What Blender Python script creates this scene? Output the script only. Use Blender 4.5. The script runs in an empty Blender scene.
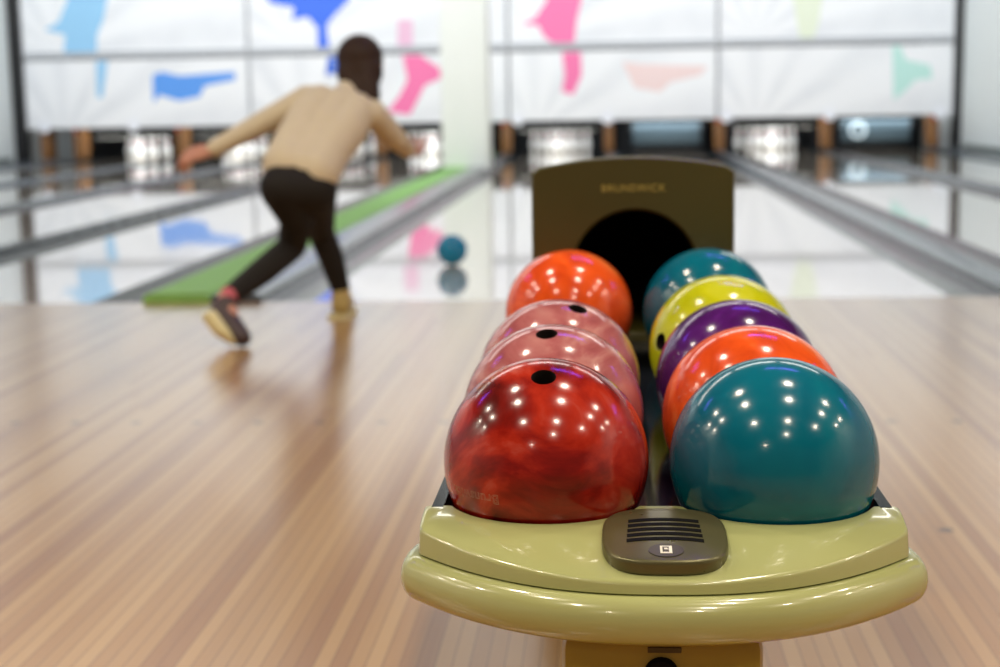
import bpy, bmesh, math, random
from mathutils import Vector, Matrix, Euler

# ------------------------------------------------------------------ camera, world, lights
scene = bpy.context.scene
COL = scene.collection
FPX, PITCH, YAW, ROLL, CAMZ = 1501.1, 0.15389, 0.0726, 0.01699, 0.87644

cam_data = bpy.data.cameras.new('camera')
cam_data.sensor_fit = 'HORIZONTAL'
cam_data.sensor_width = 36.0
cam_data.lens = 36.0 * FPX / 1000.0
cam_data.clip_start = 0.05
cam_data.clip_end = 200
cam_data.dof.use_dof = True
cam_data.dof.focus_distance = 1.45
cam_data.dof.aperture_fstop = 4.6
cam = bpy.data.objects.new('camera', cam_data)
COL.objects.link(cam)
cam.matrix_world = (Matrix.Translation((0, 0, CAMZ)) @ Matrix.Rotation(YAW, 4, 'Z')
                    @ Matrix.Rotation(math.pi / 2 - PITCH, 4, 'X') @ Matrix.Rotation(-ROLL, 4, 'Z'))
scene.camera = cam

vs = scene.view_settings
vs.view_transform = 'Standard'
vs.look = 'None'
vs.gamma = 1.0
vs.use_curve_mapping = False
vs.exposure = 0.0
scene.cycles.use_denoising = True
scene.cycles.max_bounces = 8
scene.cycles.sample_clamp_indirect = 6.0
scene.cycles.caustics_reflective = False
scene.cycles.caustics_refractive = False

world = bpy.data.worlds.new('hall_ambience')
scene.world = world
world.use_nodes = True
bg = world.node_tree.nodes['Background']
bg.inputs['Color'].default_value = (1.0, 0.93, 0.84, 1)
bg.inputs['Strength'].default_value = 0.10


def area(name, loc, rot, size, power, color, size_y=None, spread=180):
    d = bpy.data.lights.new(name, 'AREA')
    if size_y is None:
        d.shape = 'DISK'
        d.size = size
    else:
        d.shape = 'RECTANGLE'
        d.size = size
        d.size_y = size_y
    d.energy = power
    d.color = color
    d.spread = math.radians(spread)
    o = bpy.data.objects.new(name, d)
    COL.objects.link(o)
    o.location = loc
    o.rotation_euler = rot
    return o


CEIL = 5.60
# the grid of round downlights over the approach (their highlights sit on the balls)
for gx, rows_ in ((-9.2, (3.09, 1.08)), (-6.13, (3.15, 1.27)), (-2.39, (3.09, 1.14, -1.67, -7.16)), (1.27, (3.09, 0.97, -1.78, -4.14)),
                  (4.87, (2.58, 0.71, -1.78)), (8.39, (2.40, 0.71))):
    for gy in rows_:
        area('downlight', (gx, gy, CEIL - 0.04), (0, 0, 0), 0.48, 66.0, (1.0, 0.88, 0.72))
# violet tube lights across the hall above the foul line
for gx in (-6.6, 1.27, 8.39):
    area('violet_tube', (gx, 6.71, CEIL - 0.05), (0, 0, 0), 2.2, 34.0, (0.16, 0.08, 1.0), 0.17)
# broad unseen fill panels added over the lanes to brighten them and the approach
for gx in (-7.3, -3.9, -0.2, 3.4):
    for gy in (12.0,):
        area('lane_fill', (gx, gy, CEIL - 0.04), (0, 0, 0), 3.2, 85, (1.0, 0.96, 0.90), 1.2)
# small lamps over the pin decks
for gx in (-7.80, -6.12, -4.46, -2.87, -0.785, 0.955, 2.655, 4.27):
    area('pin_lamp', (gx, 24.42, 0.60), (math.radians(50), 0, 0), 1.3, 15.0, (0.94, 0.98, 1.0), 0.25)
# unseen washers added to brighten the masking panels, second row for the column
for gx in (-7.6, -4.0, -0.2, 3.6):
    area('mask_fill', (gx, 20.0, 5.2), (math.radians(62), 0, 0), 3.2, 88, (0.93, 0.97, 1.0), 0.35)
    area('mask_fill', (gx, 13.5, 5.3), (math.radians(74), 0, 0), 3.2, 160, (0.93, 0.97, 1.0), 0.35)


# ------------------------------------------------------------------ materials
def mat(name, color, rough=0.5, metallic=0.0, coat=0.0, coat_rough=0.03, spec=0.5, emit=None):
    m = bpy.data.materials.new(name)
    m.use_nodes = True
    b = m.node_tree.nodes['Principled BSDF']
    b.inputs['Base Color'].default_value = (*color, 1)
    b.inputs['Roughness'].default_value = rough
    b.inputs['Metallic'].default_value = metallic
    b.inputs['Coat Weight'].default_value = coat
    b.inputs['Coat Roughness'].default_value = coat_rough
    b.inputs['Specular IOR Level'].default_value = spec
    if emit:
        b.inputs['Emission Color'].default_value = (*emit[0], 1)
        b.inputs['Emission Strength'].default_value = emit[1]
    return m


class NT:
    def __init__(self, m):
        self.m = m
        self.t = m.node_tree
        self.b = self.t.nodes['Principled BSDF']

    def n(self, typ, **kw):
        x = self.t.nodes.new(typ)
        for k, v in kw.items():
            setattr(x, k, v)
        return x

    def link(self, a, b):
        self.t.links.new(a, b)

    def math(self, op, a, b=None, clamp=False):
        x = self.n('ShaderNodeMath', operation=op, use_clamp=clamp)
        for i, v in enumerate((a, b)):
            if v is None:
                continue
            if isinstance(v, (int, float)):
                x.inputs[i].default_value = v
            else:
                self.link(v, x.inputs[i])
        return x.outputs[0]

    def mix(self, fac, c1, c2, blend='MIX'):
        x = self.n('ShaderNodeMix', data_type='RGBA', blend_type=blend)
        for sock, v in ((x.inputs[0], fac), (x.inputs[6], c1), (x.inputs[7], c2)):
            if isinstance(v, tuple):
                sock.default_value = (*v, 1)
            elif isinstance(v, (int, float)):
                sock.default_value = v
            else:
                self.link(v, sock)
        return x.outputs[2]

    def coords(self, kind='Object', scale=(1, 1, 1)):
        tc = self.n('ShaderNodeTexCoord')
        mp = self.n('ShaderNodeMapping')
        mp.inputs['Scale'].default_value = scale
        self.link(tc.outputs[kind], mp.inputs['Vector'])
        return mp.outputs[0]

    def noise(self, vec, scale, detail=4, rough=0.5, dist=0.0):
        x = self.n('ShaderNodeTexNoise')
        x.inputs['Scale'].default_value = scale
        x.inputs['Detail'].default_value = detail
        x.inputs['Roughness'].default_value = rough
        x.inputs['Distortion'].default_value = dist
        if vec is not None:
            self.link(vec, x.inputs['Vector'])
        return x.outputs[0]

    def ramp(self, fac, stops):
        x = self.n('ShaderNodeValToRGB')
        e = x.color_ramp.elements
        while len(e) < len(stops):
            e.new(0.5)
        for i, (p, c) in enumerate(stops):
            e[i].position = p
            e[i].color = (*c, 1) if isinstance(c, tuple) else (c, c, c, 1)
        self.link(fac, x.inputs[0])
        return x.outputs[0]


def speckle(m, amount=0.12, scale=30, kind='Object'):
    """slight natural unevenness of colour and gloss"""
    t = NT(m)
    base = tuple(t.b.inputs['Base Color'].default_value)[:3]
    nz = t.noise(t.coords(kind), scale, 5)
    c = t.mix(nz, tuple(x * (1 - amount) for x in base), tuple(min(1, x * (1 + amount)) for x in base))
    t.link(c, t.b.inputs['Base Color'])
    r = t.b.inputs['Roughness'].default_value
    rr = t.math('ADD', t.math('MULTIPLY', nz, r * 0.4), r * 0.8)
    t.link(rr, t.b.inputs['Roughness'])
    return m


def plank_mat(name, board, dark, mid, light, rough, coat, coat_rough, dots=False, spec=0.5):
    m = mat(name, mid, rough, coat=coat, coat_rough=coat_rough, spec=spec)
    t = NT(m)
    tc = t.n('ShaderNodeTexCoord')
    sep = t.n('ShaderNodeSeparateXYZ')
    t.link(tc.outputs['Object'], sep.inputs[0])
    X, Y = sep.outputs[0], sep.outputs[1]
    idx = t.math('FLOOR', t.math('DIVIDE', X, board))
    wn = t.n('ShaderNodeTexWhiteNoise', noise_dimensions='1D')
    t.link(idx, wn.inputs['W'])
    # each board also breaks into lengths
    off = t.math('MULTIPLY', wn.outputs[0], 3.0)
    seg = t.math('FLOOR', t.math('DIVIDE', t.math('ADD', Y, off), 7.0))
    wn2 = t.n('ShaderNodeTexWhiteNoise', noise_dimensions='2D')
    cmb = t.n('ShaderNodeCombineXYZ')
    t.link(idx, cmb.inputs[0])
    t.link(seg, cmb.inputs[1])
    t.link(cmb.outputs[0], wn2.inputs['Vector'])
    grain = t.noise(t.coords('Object', (60, 2.2, 1)), 1.0, 5, 0.6, 0.3)
    f = t.math('ADD', t.math('MULTIPLY', wn2.outputs[0], 0.72), t.math('MULTIPLY', grain, 0.28))
    col = t.ramp(f, [(0.10, dark), (0.45, mid), (0.85, light)])
    # seams
    fr = t.math('FRACT', t.math('DIVIDE', X, board))
    seam = t.math('LESS_THAN', t.math('ABSOLUTE', t.math('SUBTRACT', fr, 0.5)), 0.47)
    col = t.mix(seam, tuple(x * 0.55 for x in dark), col)
    if dots:
        def row(y0, x0, step, rad):
            dx = t.math('MULTIPLY', t.math('SUBTRACT', t.math('FRACT', t.math('DIVIDE', t.math('SUBTRACT', X, x0 - step / 2), step)), 0.5), step)
            dy = t.math('SUBTRACT', Y, y0)
            d2 = t.math('ADD', t.math('MULTIPLY', dx, dx), t.math('MULTIPLY', dy, dy))
            return t.math('LESS_THAN', d2, rad * rad)
        for y0, x0 in ((4.045, -1.497), (3.005, 0.682)):
            d = row(y0, x0, 0.174 if y0 > 3.5 else 2.6, 0.016)
            col = t.mix(t.math('MULTIPLY', d, 0.85), col, (0.04, 0.02, 0.012))
    t.link(col, t.b.inputs['Base Color'])
    return m


M = {}
M['approach'] = plank_mat('maple_approach_boards', 0.0275, (0.29, 0.122, 0.034), (0.42, 0.228, 0.078), (0.50, 0.300, 0.118), 0.30, 1.0, 0.22, dots=True)
M['approach'].node_tree.nodes['Principled BSDF'].inputs['Coat IOR'].default_value = 1.65
M['lane'] = plank_mat('maple_lane_boards', 0.02733, (0.62, 0.50, 0.38), (0.70, 0.60, 0.48), (0.78, 0.69, 0.57), 0.09, 1.0, 0.03)
M['gutter'] = speckle(mat('grey_gutter_plastic', (0.020, 0.028, 0.034), 0.22, spec=0.5, coat=0.15), 0.15, 8)
M['cap'] = speckle(mat('blue_grey_divider_cap', (0.070, 0.090, 0.115), 0.25, coat=0.25, coat_rough=0.1), 0.12, 6)
M['cap_dark'] = speckle(mat('dark_divider_cap', (0.045, 0.055, 0.07), 0.28, coat=0.3, coat_rough=0.1), 0.12, 6)
M['green'] = speckle(mat('green_strip', (0.24, 0.49, 0.135), 0.6, spec=0.25), 0.12, 14)
M['wall'] = speckle(mat('pale_grey_wall_paint', (0.76, 0.81, 0.82), 0.7), 0.03, 3)
M['ceiling'] = speckle(mat('grey_ceiling', (0.10, 0.10, 0.10), 0.9), 0.05, 5)
M['white_col'] = speckle(mat('white_column_paint', (0.86, 0.90, 0.86), 0.5), 0.03, 4)
M['baseboard'] = mat('dark_green_baseboard', (0.10, 0.13, 0.12), 0.5)
M['black_trim'] = mat('black_trim', (0.012, 0.012, 0.013), 0.5)
M['pit'] = speckle(mat('black_pit_fabric', (0.010, 0.011, 0.013), 0.9), 0.3, 20)
M['kick'] = speckle(mat('brown_kickback_wood', (0.22, 0.10, 0.032), 0.45), 0.35, 4)
M['sweep'] = speckle(mat('blue_grey_sweep_board', (0.055, 0.085, 0.105), 0.5, spec=0.3), 0.15, 6)
M['ring'] = mat('pale_ring_mark', (0.55, 0.66, 0.72), 0.4)
M['bar'] = mat('pale_metal_bar', (0.75, 0.74, 0.68), 0.3, 0.6)
M['badge_white'] = mat('white_badge_plastic', (0.85, 0.87, 0.93), 0.3)
M['red_lamp'] = mat('small_red_lamp', (0.6, 0.04, 0.03), 0.4)
M['pin'] = mat('white_pin_plastic', (0.86, 0.87, 0.86), 0.2, coat=0.5)
M['pin_red'] = mat('red_pin_stripe', (0.55, 0.02, 0.02), 0.25)

# printed masking panels: white, with pale grey rays
m = mat('printed_white_panel', (0.84, 0.86, 0.89), 0.55)
t = NT(m)
tc = t.n('ShaderNodeTexCoord')
sep = t.n('ShaderNodeSeparateXYZ')
t.link(tc.outputs['Object'], sep.inputs[0])
px = t.math('ADD', sep.outputs[0], 1.25)
pz = t.math('ADD', sep.outputs[2], 0.75)
ang = t.math('ARCTAN2', pz, px)
wav = t.math('SINE', t.math('MULTIPLY', ang, 13.0))
nz = t.noise(t.coords('Object'), 1.3, 2)
ray = t.math('MULTIPLY', t.math('ADD', t.math('MULTIPLY', wav, 0.5), 0.5), nz)
t.link(t.mix(t.ramp(ray, [(0.15, 0.0), (0.6, 1.0)]), (0.86, 0.875, 0.90), (0.76, 0.78, 0.815)), t.b.inputs['Base Color'])
M['mask'] = m
M['rail'] = mat('grey_rail', (0.42, 0.44, 0.47), 0.5)
M['mask_frame'] = mat('grey_panel_frame', (0.66, 0.68, 0.71), 0.5)
for nm, c in (('lightblue', (0.30, 0.58, 0.84)), ('midblue', (0.10, 0.32, 0.83)), ('blue', (0.045, 0.16, 0.80)), ('deepblue', (0.015, 0.12, 0.62)),
              ('palepink', (0.80, 0.50, 0.66)), ('pink', (0.90, 0.19, 0.42)), ('salmon', (0.84, 0.66, 0.65)), ('paleyellow', (0.76, 0.82, 0.66)),
              ('mint', (0.50, 0.78, 0.72))):
    M[nm] = mat('print_' + nm, c, 0.55)

# khaki plastic of the ball return
KH = (0.385, 0.400, 0.160)
M['khaki'] = speckle(mat('khaki_gloss_plastic', KH, 0.22, coat=0.6, coat_rough=0.02), 0.03, 12)
M['khaki_dark'] = speckle(mat('olive_hood_plastic', (0.060, 0.053, 0.009), 0.45, coat=0.1, coat_rough=0.15), 0.06, 10)
M['pedestal'] = speckle(mat('yellow_olive_pedestal', (0.36, 0.27, 0.03), 0.35, coat=0.3), 0.05, 10)
M['gold'] = mat('gold_lettering', (0.44, 0.36, 0.09), 0.4)
M['tray'] = speckle(mat('gloss_black_tray', (0.008, 0.010, 0.014), 0.16, coat=0.1, coat_rough=0.05, spec=0.4), 0.2, 10)
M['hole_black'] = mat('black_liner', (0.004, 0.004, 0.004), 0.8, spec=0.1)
M['bronze'] = speckle(mat('bronze_grille_metal', (0.125, 0.115, 0.05), 0.30, 0.45), 0.08, 40)
M['slot'] = mat('black_slot', (0.003, 0.003, 0.004), 0.7, spec=0.1)
M['badge_oval'] = mat('dark_badge', (0.055, 0.045, 0.035), 0.4)
M['badge_mark'] = mat('cream_badge_mark', (0.80, 0.76, 0.66), 0.5)
M['slot_brown'] = mat('dark_brown_slot', (0.07, 0.045, 0.008), 0.6)


def ball_mat(name, stops, scale=9, dist=2.2, rough=0.16, seed=0.0):
    m = mat(name, stops[0][1], rough, coat=0.22, coat_rough=0.05, spec=0.4)
    t = NT(m)
    v = t.coords('Object')
    v2 = t.n('ShaderNodeVectorMath', operation='ADD')
    t.link(v, v2.inputs[0])
    v2.inputs[1].default_value = (seed, seed * 0.7, seed * 1.3)
    nz = t.noise(v2.outputs[0], scale, 5, 0.55, dist)
    t.link(t.ramp(nz, stops), t.b.inputs['Base Color'])
    sc = t.noise(v2.outputs[0], 140, 3)
    t.link(t.math('ADD', t.math('MULTIPLY', sc, 0.10), rough * 0.7), t.b.inputs['Roughness'])
    return m


M['b_red'] = ball_mat('red_swirl', [(0.30, (0.09, 0.003, 0.002)), (0.48, (0.25, 0.008, 0.004)), (0.60, (0.42, 0.025, 0.010)), (0.76, (0.52, 0.10, 0.07))], 7, 3.0, seed=1.3)
M['b_pink'] = ball_mat('pink_swirl', [(0.3, (0.29, 0.065, 0.070)), (0.5, (0.41, 0.125, 0.125)), (0.7, (0.54, 0.25, 0.22))], 8, 3.0, seed=3.1)
M['b_orange'] = ball_mat('orange_swirl', [(0.3, (0.58, 0.050, 0.006)), (0.55, (0.80, 0.095, 0.012)), (0.75, (0.85, 0.19, 0.045))], 9, 2.5, seed=5.2)
M['b_teal'] = ball_mat('teal_swirl', [(0.3, (0.001, 0.078, 0.130)), (0.55, (0.001, 0.122, 0.185)), (0.8, (0.002, 0.160, 0.215))], 6, 1.5, seed=7.7)
M['b_purple'] = ball_mat('purple_swirl', [(0.3, (0.045, 0.004, 0.075)), (0.55, (0.075, 0.008, 0.135)), (0.8, (0.13, 0.02, 0.22))], 8, 2.0, seed=9.4)
M['b_yellow'] = ball_mat('yellow_green_swirl', [(0.3, (0.40, 0.42, 0.003)), (0.55, (0.52, 0.53, 0.006)), (0.8, (0.60, 0.60, 0.05))], 8, 2.0, seed=11.9)
M['b_lane'] = ball_mat('teal_blue', [(0.3, (0.002, 0.17, 0.31)), (0.8, (0.004, 0.22, 0.38))], 6, 1.5, seed=2.7)
M['hole'] = mat('dark_finger_hole', (0.012, 0.007, 0.005), 0.6)
M['engrave'] = mat('engraved_outline', (0.50, 0.26, 0.16), 0.4)

M['skin'] = speckle(mat('skin', (0.50, 0.24, 0.16), 0.5), 0.06, 20)
M['sweater'] = speckle(mat('cream_knit', (0.60, 0.53, 0.385), 0.85, spec=0.2), 0.08, 25)
M['leggings'] = speckle(mat('black_leggings', (0.014, 0.012, 0.010), 0.75, spec=0.25), 0.2, 25)
M['hair'] = speckle(mat('dark_brown_hair', (0.030, 0.015, 0.009), 0.65, spec=0.25), 0.3, 30)
M['shoe_dark'] = mat('dark_shoe_leather', (0.045, 0.025, 0.025), 0.5)
M['shoe_tan'] = mat('tan_shoe_leather', (0.45, 0.34, 0.12), 0.5)
M['sole'] = mat('pale_yellow_sole', (0.70, 0.64, 0.36), 0.6)
M['sock'] = mat('pink_sock', (0.50, 0.11, 0.13), 0.8)
M['eye_white'] = mat('eye_white', (0.8, 0.8, 0.78), 0.3)
M['lip'] = mat('lip_colour', (0.40, 0.10, 0.09), 0.5)


# ------------------------------------------------------------------ mesh helpers
def link_mesh(name, me, mats, parent=None, smooth=None):
    if not isinstance(mats, (list, tuple)):
        mats = [mats]
    for x in mats:
        me.materials.append(x)
    o = bpy.data.objects.new(name, me)
    COL.objects.link(o)
    if parent is not None:
        o.parent = parent
    if smooth is not None:
        me.polygons.foreach_set('use_smooth', [True] * len(me.polygons))
        if smooth < 180:
            me.set_sharp_from_angle(angle=math.radians(smooth))
    return o


def obj(name, bm, mats, parent=None, smooth=None, recalc=True):
    if recalc:
        bmesh.ops.recalc_face_normals(bm, faces=bm.faces)
    me = bpy.data.meshes.new(name)
    bm.to_mesh(me)
    bm.free()
    return link_mesh(name, me, mats, parent, smooth)


def empty(name, loc=(0, 0, 0)):
    o = bpy.data.objects.new(name, None)
    COL.objects.link(o)
    o.location = loc
    o.empty_display_size = 0.1
    return o


def tag(o, label=None, cat=None, group=None, kind=None):
    if label:
        o['label'] = label
    if cat:
        o['category'] = cat
    if group:
        o['group'] = group
    if kind:
        o['kind'] = kind
    return o


def box(bm, x0, x1, y0, y1, z0, z1, mi=0, bevel=0.0):
    vs_ = [bm.verts.new((x, y, z)) for z in (z0, z1) for y in (y0, y1) for x in (x0, x1)]
    fs = []
    for a in ((0, 2, 3, 1), (4, 5, 7, 6), (0, 1, 5, 4), (2, 6, 7, 3), (0, 4, 6, 2), (1, 3, 7, 5)):
        f = bm.faces.new([vs_[i] for i in a])
        f.material_index = mi
        fs.append(f)
    if bevel > 0:
        es = list({e for f in fs for e in f.edges})
        bmesh.ops.bevel(bm, geom=es, offset=bevel, segments=2, affect='EDGES', profile=0.5)
    return fs


def mk_box(name, dims, m, parent=None, bevel=0.0):
    bm = bmesh.new()
    box(bm, *dims, bevel=bevel)
    return obj(name, bm, m, parent, smooth=35 if bevel else None)


def prism_y(bm, pts, y0, y1, mi=0):
    """polygon in XZ extruded along Y"""
    a = [bm.verts.new((x, y0, z)) for x, z in pts]
    b = [bm.verts.new((x, y1, z)) for x, z in pts]
    n = len(pts)
    fs = [bm.faces.new(a), bm.faces.new(b[::-1])]
    for i in range(n):
        fs.append(bm.faces.new((a[i], b[i], b[(i + 1) % n], a[(i + 1) % n])))
    for f in fs:
        f.material_index = mi
    return fs


def grid_faces(bm, rows, closed_u=False, mi=0):
    """rows: list of equally long vert lists"""
    for r in range(len(rows) - 1):
        n = len(rows[r])
        for i in range(n if closed_u else n - 1):
            j = (i + 1) % n
            q = [rows[r][i], rows[r][j], rows[r + 1][j], rows[r + 1][i]]
            q2 = []
            for v in q:
                if v not in q2:
                    q2.append(v)
            if len(q2) >= 3:
                try:
                    f = bm.faces.new(q2)
                    f.material_index = mi
                except ValueError:
                    pass


def lathe(bm, prof, seg=24, mi_of=None):
    rows = []
    for r, z in prof:
        if r < 1e-6:
            v = bm.verts.new((0, 0, z))
            rows.append([v] * seg)
        else:
            rows.append([bm.verts.new((r * math.cos(2 * math.pi * k / seg), r * math.sin(2 * math.pi * k / seg), z)) for k in range(seg)])
    for i in range(len(rows) - 1):
        grid_faces(bm, rows[i:i + 2], True, mi_of(i) if mi_of else 0)


def chaikin(pts, it=2):
    for _ in range(it):
        out = [pts[0]]
        for a, b in zip(pts[:-1], pts[1:]):
            out.append(tuple(x * 0.75 + y * 0.25 for x, y in zip(a, b)))
            out.append(tuple(x * 0.25 + y * 0.75 for x, y in zip(a, b)))
        out.append(pts[-1])
        pts = out
    return pts


def evaluated_mesh(o):
    dg = bpy.context.evaluated_depsgraph_get()
    dg.update()
    return bpy.data.meshes.new_from_object(o.evaluated_get(dg))


# ------------------------------------------------------------------ the setting
FOUL = 6.61
LANE_END = 25.75
WL, WR = -9.70, 5.55
YB, YF = -8.0, 27.2
WN = 9.70     # the hall is wider on the right before the pin end

# approach floor (boards run down the hall)
o = mk_box('floor', (WL, WN, YB, FOUL, -0.20, 0.0), M['approach'])
tag(o, 'glossy maple board approach floor with reddish stripes', kind='structure')
o = mk_box('floor_lane_bed', (WL, WR, FOUL, YF, -0.24, -0.12), M['pit'])
tag(o, 'dark floor under the lanes', kind='structure')
o = mk_box('ceiling', (WL - 0.2, WN + 0.2, YB, YF, CEIL, CEIL + 0.15), M['ceiling'])
tag(o, 'grey ceiling of the hall', kind='structure')
o = mk_box('wall_left', (WL - 0.2, WL, YB, YF, -0.24, CEIL), M['wall'])
tag(o, 'pale grey wall on the left of the lanes', kind='structure')
o = mk_box('wall_right', (WR, WR + 0.2, 18.0, YF, -0.24, CEIL), M['wall'])
tag(o, 'pale grey wall on the right of the lanes', kind='structure')
o = mk_box('wall_right_return', (WR + 0.2, WN, 18.0, 18.2, -0.24, CEIL), M['wall'])
tag(o, 'pale grey return wall at the right', kind='structure')
o = mk_box('wall_right_near', (WN, WN + 0.2, YB, 18.2, -0.24, CEIL), M['wall'])
tag(o, 'pale grey side wall of the near hall', kind='structure')
o = mk_box('floor_side', (WR, WN, FOUL, 18.0, -0.20, 0.0), M['approach'])
tag(o, 'board floor to the right of the lanes', kind='structure')
o = mk_box('wall_front', (WL + 0.22, WR - 0.13, 24.26, 24.40, 3.42, CEIL), M['white_col'])
tag(o, 'white wall above the printed panels', kind='structure')
o = mk_box('wall_back', (WL - 0.2, WR + 0.2, YF, YF + 0.2, -0.24, CEIL), M['pit'])
tag(o, 'dark wall behind the pin pits', kind='structure')
o = mk_box('baseboard_left', (WL, WL + 0.025, FOUL, 24.0, 0.0, 0.09), M['baseboard'], bevel=0.004)
tag(o, 'dark baseboard of the left wall', kind='structure')
o = mk_box('baseboard_right', (WR - 0.025, WR, 18.0, 24.0, 0.0, 0.09), M['baseboard'], bevel=0.004)
tag(o, 'dark baseboard of the right wall', kind='structure')
o = mk_box('trim_1', (WL, WL + 0.22, 24.22, 24.36, 0.0, CEIL), M['black_trim'], bevel=0.01)
tag(o, 'black upright trim between left wall and panels', kind='structure')
o = mk_box('trim_2', (WR - 0.13, WR, 24.22, 24.36, 0.0, CEIL), M['black_trim'], bevel=0.01)
tag(o, 'black upright trim between right wall and panels', kind='structure')
bm = bmesh.new()
box(bm, -2.12, -1.52, 19.4, 20.0, 0.0, CEIL, bevel=0.03)
o = obj('column', bm, M['white_col'], smooth=35)
tag(o, 'square white column standing on the green strip', kind='structure')

# ------------------------------------------------------------------ lanes
HALF, GUT = 0.533, 0.237
LANES = [  # centre, label
    (-7.80, 'far left bowling lane, beside the left wall'),
    (-6.12, 'second bowling lane from the left wall'),
    (-4.46, 'third bowling lane from the left wall'),
    (-2.87, 'bowling lane on the left of the green strip'),
    (-0.785, 'bowling lane the teal ball rolls down, left of the ball return hood'),
    (0.955, 'bright bowling lane on the right of the ball return hood'),
    (2.655, 'bowling lane second from the right wall'),
    (4.27, 'bowling lane nearest the right wall'),
]


def gutter_bm(xc):
    bm = bmesh.new()
    r = GUT / 2
    n = 12
    top = [(-r, 0.0)] + [(-r * 0.93 * math.cos(math.pi * k / n), -0.010 - 0.085 * math.sin(math.pi * k / n)) for k in range(n + 1)] + [(r, 0.0)]
    pts = top + [(r, -0.119), (-r, -0.119)]
    prism_y(bm, [(xc + x, z) for x, z in pts], FOUL, LANE_END)
    return bm


for xc, lab in LANES:
    e = empty('bowling_lane', (xc, FOUL, 0))
    tag(e, lab, 'bowling lane', 'bowling lanes')
    bm = bmesh.new()
    box(bm, -HALF, HALF, 0, LANE_END - FOUL, -0.119, 0.0)
    obj('lane_bed', bm, M['lane'], e)
    for s in (-1, 1):
        bm = gutter_bm(s * (HALF + GUT / 2))
        bmesh.ops.translate(bm, verts=bm.verts, vec=(0, -FOUL, 0))
        obj('gutter', bm, M['gutter'], e, smooth=40)


def divider(x0, x1, lab, m, h=0.035, strip=None):
    bm = bmesh.new()
    w = x1 - x0
    pts = [(0, -0.119), (0, h * 0.6), (0.015, h * 0.9), (0.04, h), (w - 0.04, h), (w - 0.015, h * 0.9), (w, h * 0.6), (w, -0.119)]
    prism_y(bm, pts, 0, LANE_END - 1.45 - FOUL)
    o = obj('lane_divider', bm, m, smooth=40)
    o.location = (x0, FOUL, 0)
    tag(o, lab, 'lane divider', 'dividers between the lanes')
    return o


def edge(i, s):
    return LANES[i][0] + s * (HALF + GUT)


divider(WL + 0.03, edge(0, -1), 'grey floor strip along the left wall', M['cap_dark'], 0.02)
divider(edge(0, 1), edge(1, -1), 'dark divider between the two lanes nearest the left wall', M['cap_dark'])
divider(edge(1, 1), edge(2, -1), 'dark divider between second and third lanes from the left wall', M['cap_dark'])
divider(edge(2, 1), edge(3, -1), 'dark blue grey divider two lanes left of the teal ball', M['cap_dark'])
divider(-1.79, edge(4, -1), 'light grey divider cap beside the green strip', M['cap'])
o = divider(edge(3, 1), -1.79, 'green strip running beside the lane behind the bowler', M['green'], 0.04)
o.name = 'green_strip'
o['category'] = 'green strip'
divider(edge(4, 1), edge(5, -1), 'grey divider hidden behind the ball return hood', M['cap'])
divider(edge(5, 1), edge(6, -1), 'long grey divider on the right of the ball return', M['cap'])
divider(edge(6, 1), edge(7, -1), 'grey divider between the two lanes nearest the right wall', M['cap'])
divider(edge(7, 1), WR - 0.03, 'grey floor strip along the right wall', M['cap_dark'], 0.02)

# ------------------------------------------------------------------ pin end
YK = 24.30
lane_words = ['far left lane', 'second lane from the left wall', 'third lane from the left wall', 'lane left of the green strip',
              'lane with the rolling ball', 'lane right of the hood', 'lane second from the right wall', 'lane nearest the right wall']
for i, (xc, _) in enumerate(LANES):
    e = empty('pinsetter', (xc, YK, 0))
    tag(e, 'pin pit and pinsetter at the end of the ' + lane_words[i], 'pinsetter', 'pinsetters behind the panels')
    mk_box('pit_curtain', (-0.76, 0.76, 2.35, 2.42, -0.10, 0.62), M['pit'], e)
    mk_box('deck_cover', (-0.76, 0.76, 0.50, 2.35, 0.62, 0.66), M['pit'], e)
    if i in (5, 7):
        bm = bmesh.new()
        box(bm, -0.54, 0.54, 0.16, 0.20, 0.14, 0.48, bevel=0.012)
        s = obj('sweep_board', bm, M['sweep'], e, smooth=35)
        for sx in (-0.56, 0.56):
            mk_box('sweep_arm', (sx - 0.02, sx + 0.02, 0.16, 0.60, 0.34, 0.46), M['black_trim'], e)
        if i == 7:
            bm = bmesh.new()
            n = 28
            rows = []
            for rr, yy in ((0.135, 0.160), (0.135, 0.150), (0.085, 0.150), (0.085, 0.160)):
                rows.append([bm.verts.new((-0.28 + rr * math.cos(2 * math.pi * k / n), yy, 0.32 + rr * math.sin(2 * math.pi * k / n))) for k in range(n)])
            grid_faces(bm, rows + [rows[0]], True)
            obj('ring_mark', bm, M['ring'], s)
    else:
        bm = bmesh.new()
        box(bm, -0.62, 0.62, 0.12, 0.135, 0.375, 0.39, bevel=0.003)
        obj('sweep_bar', bm, M['bar'], e)

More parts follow.
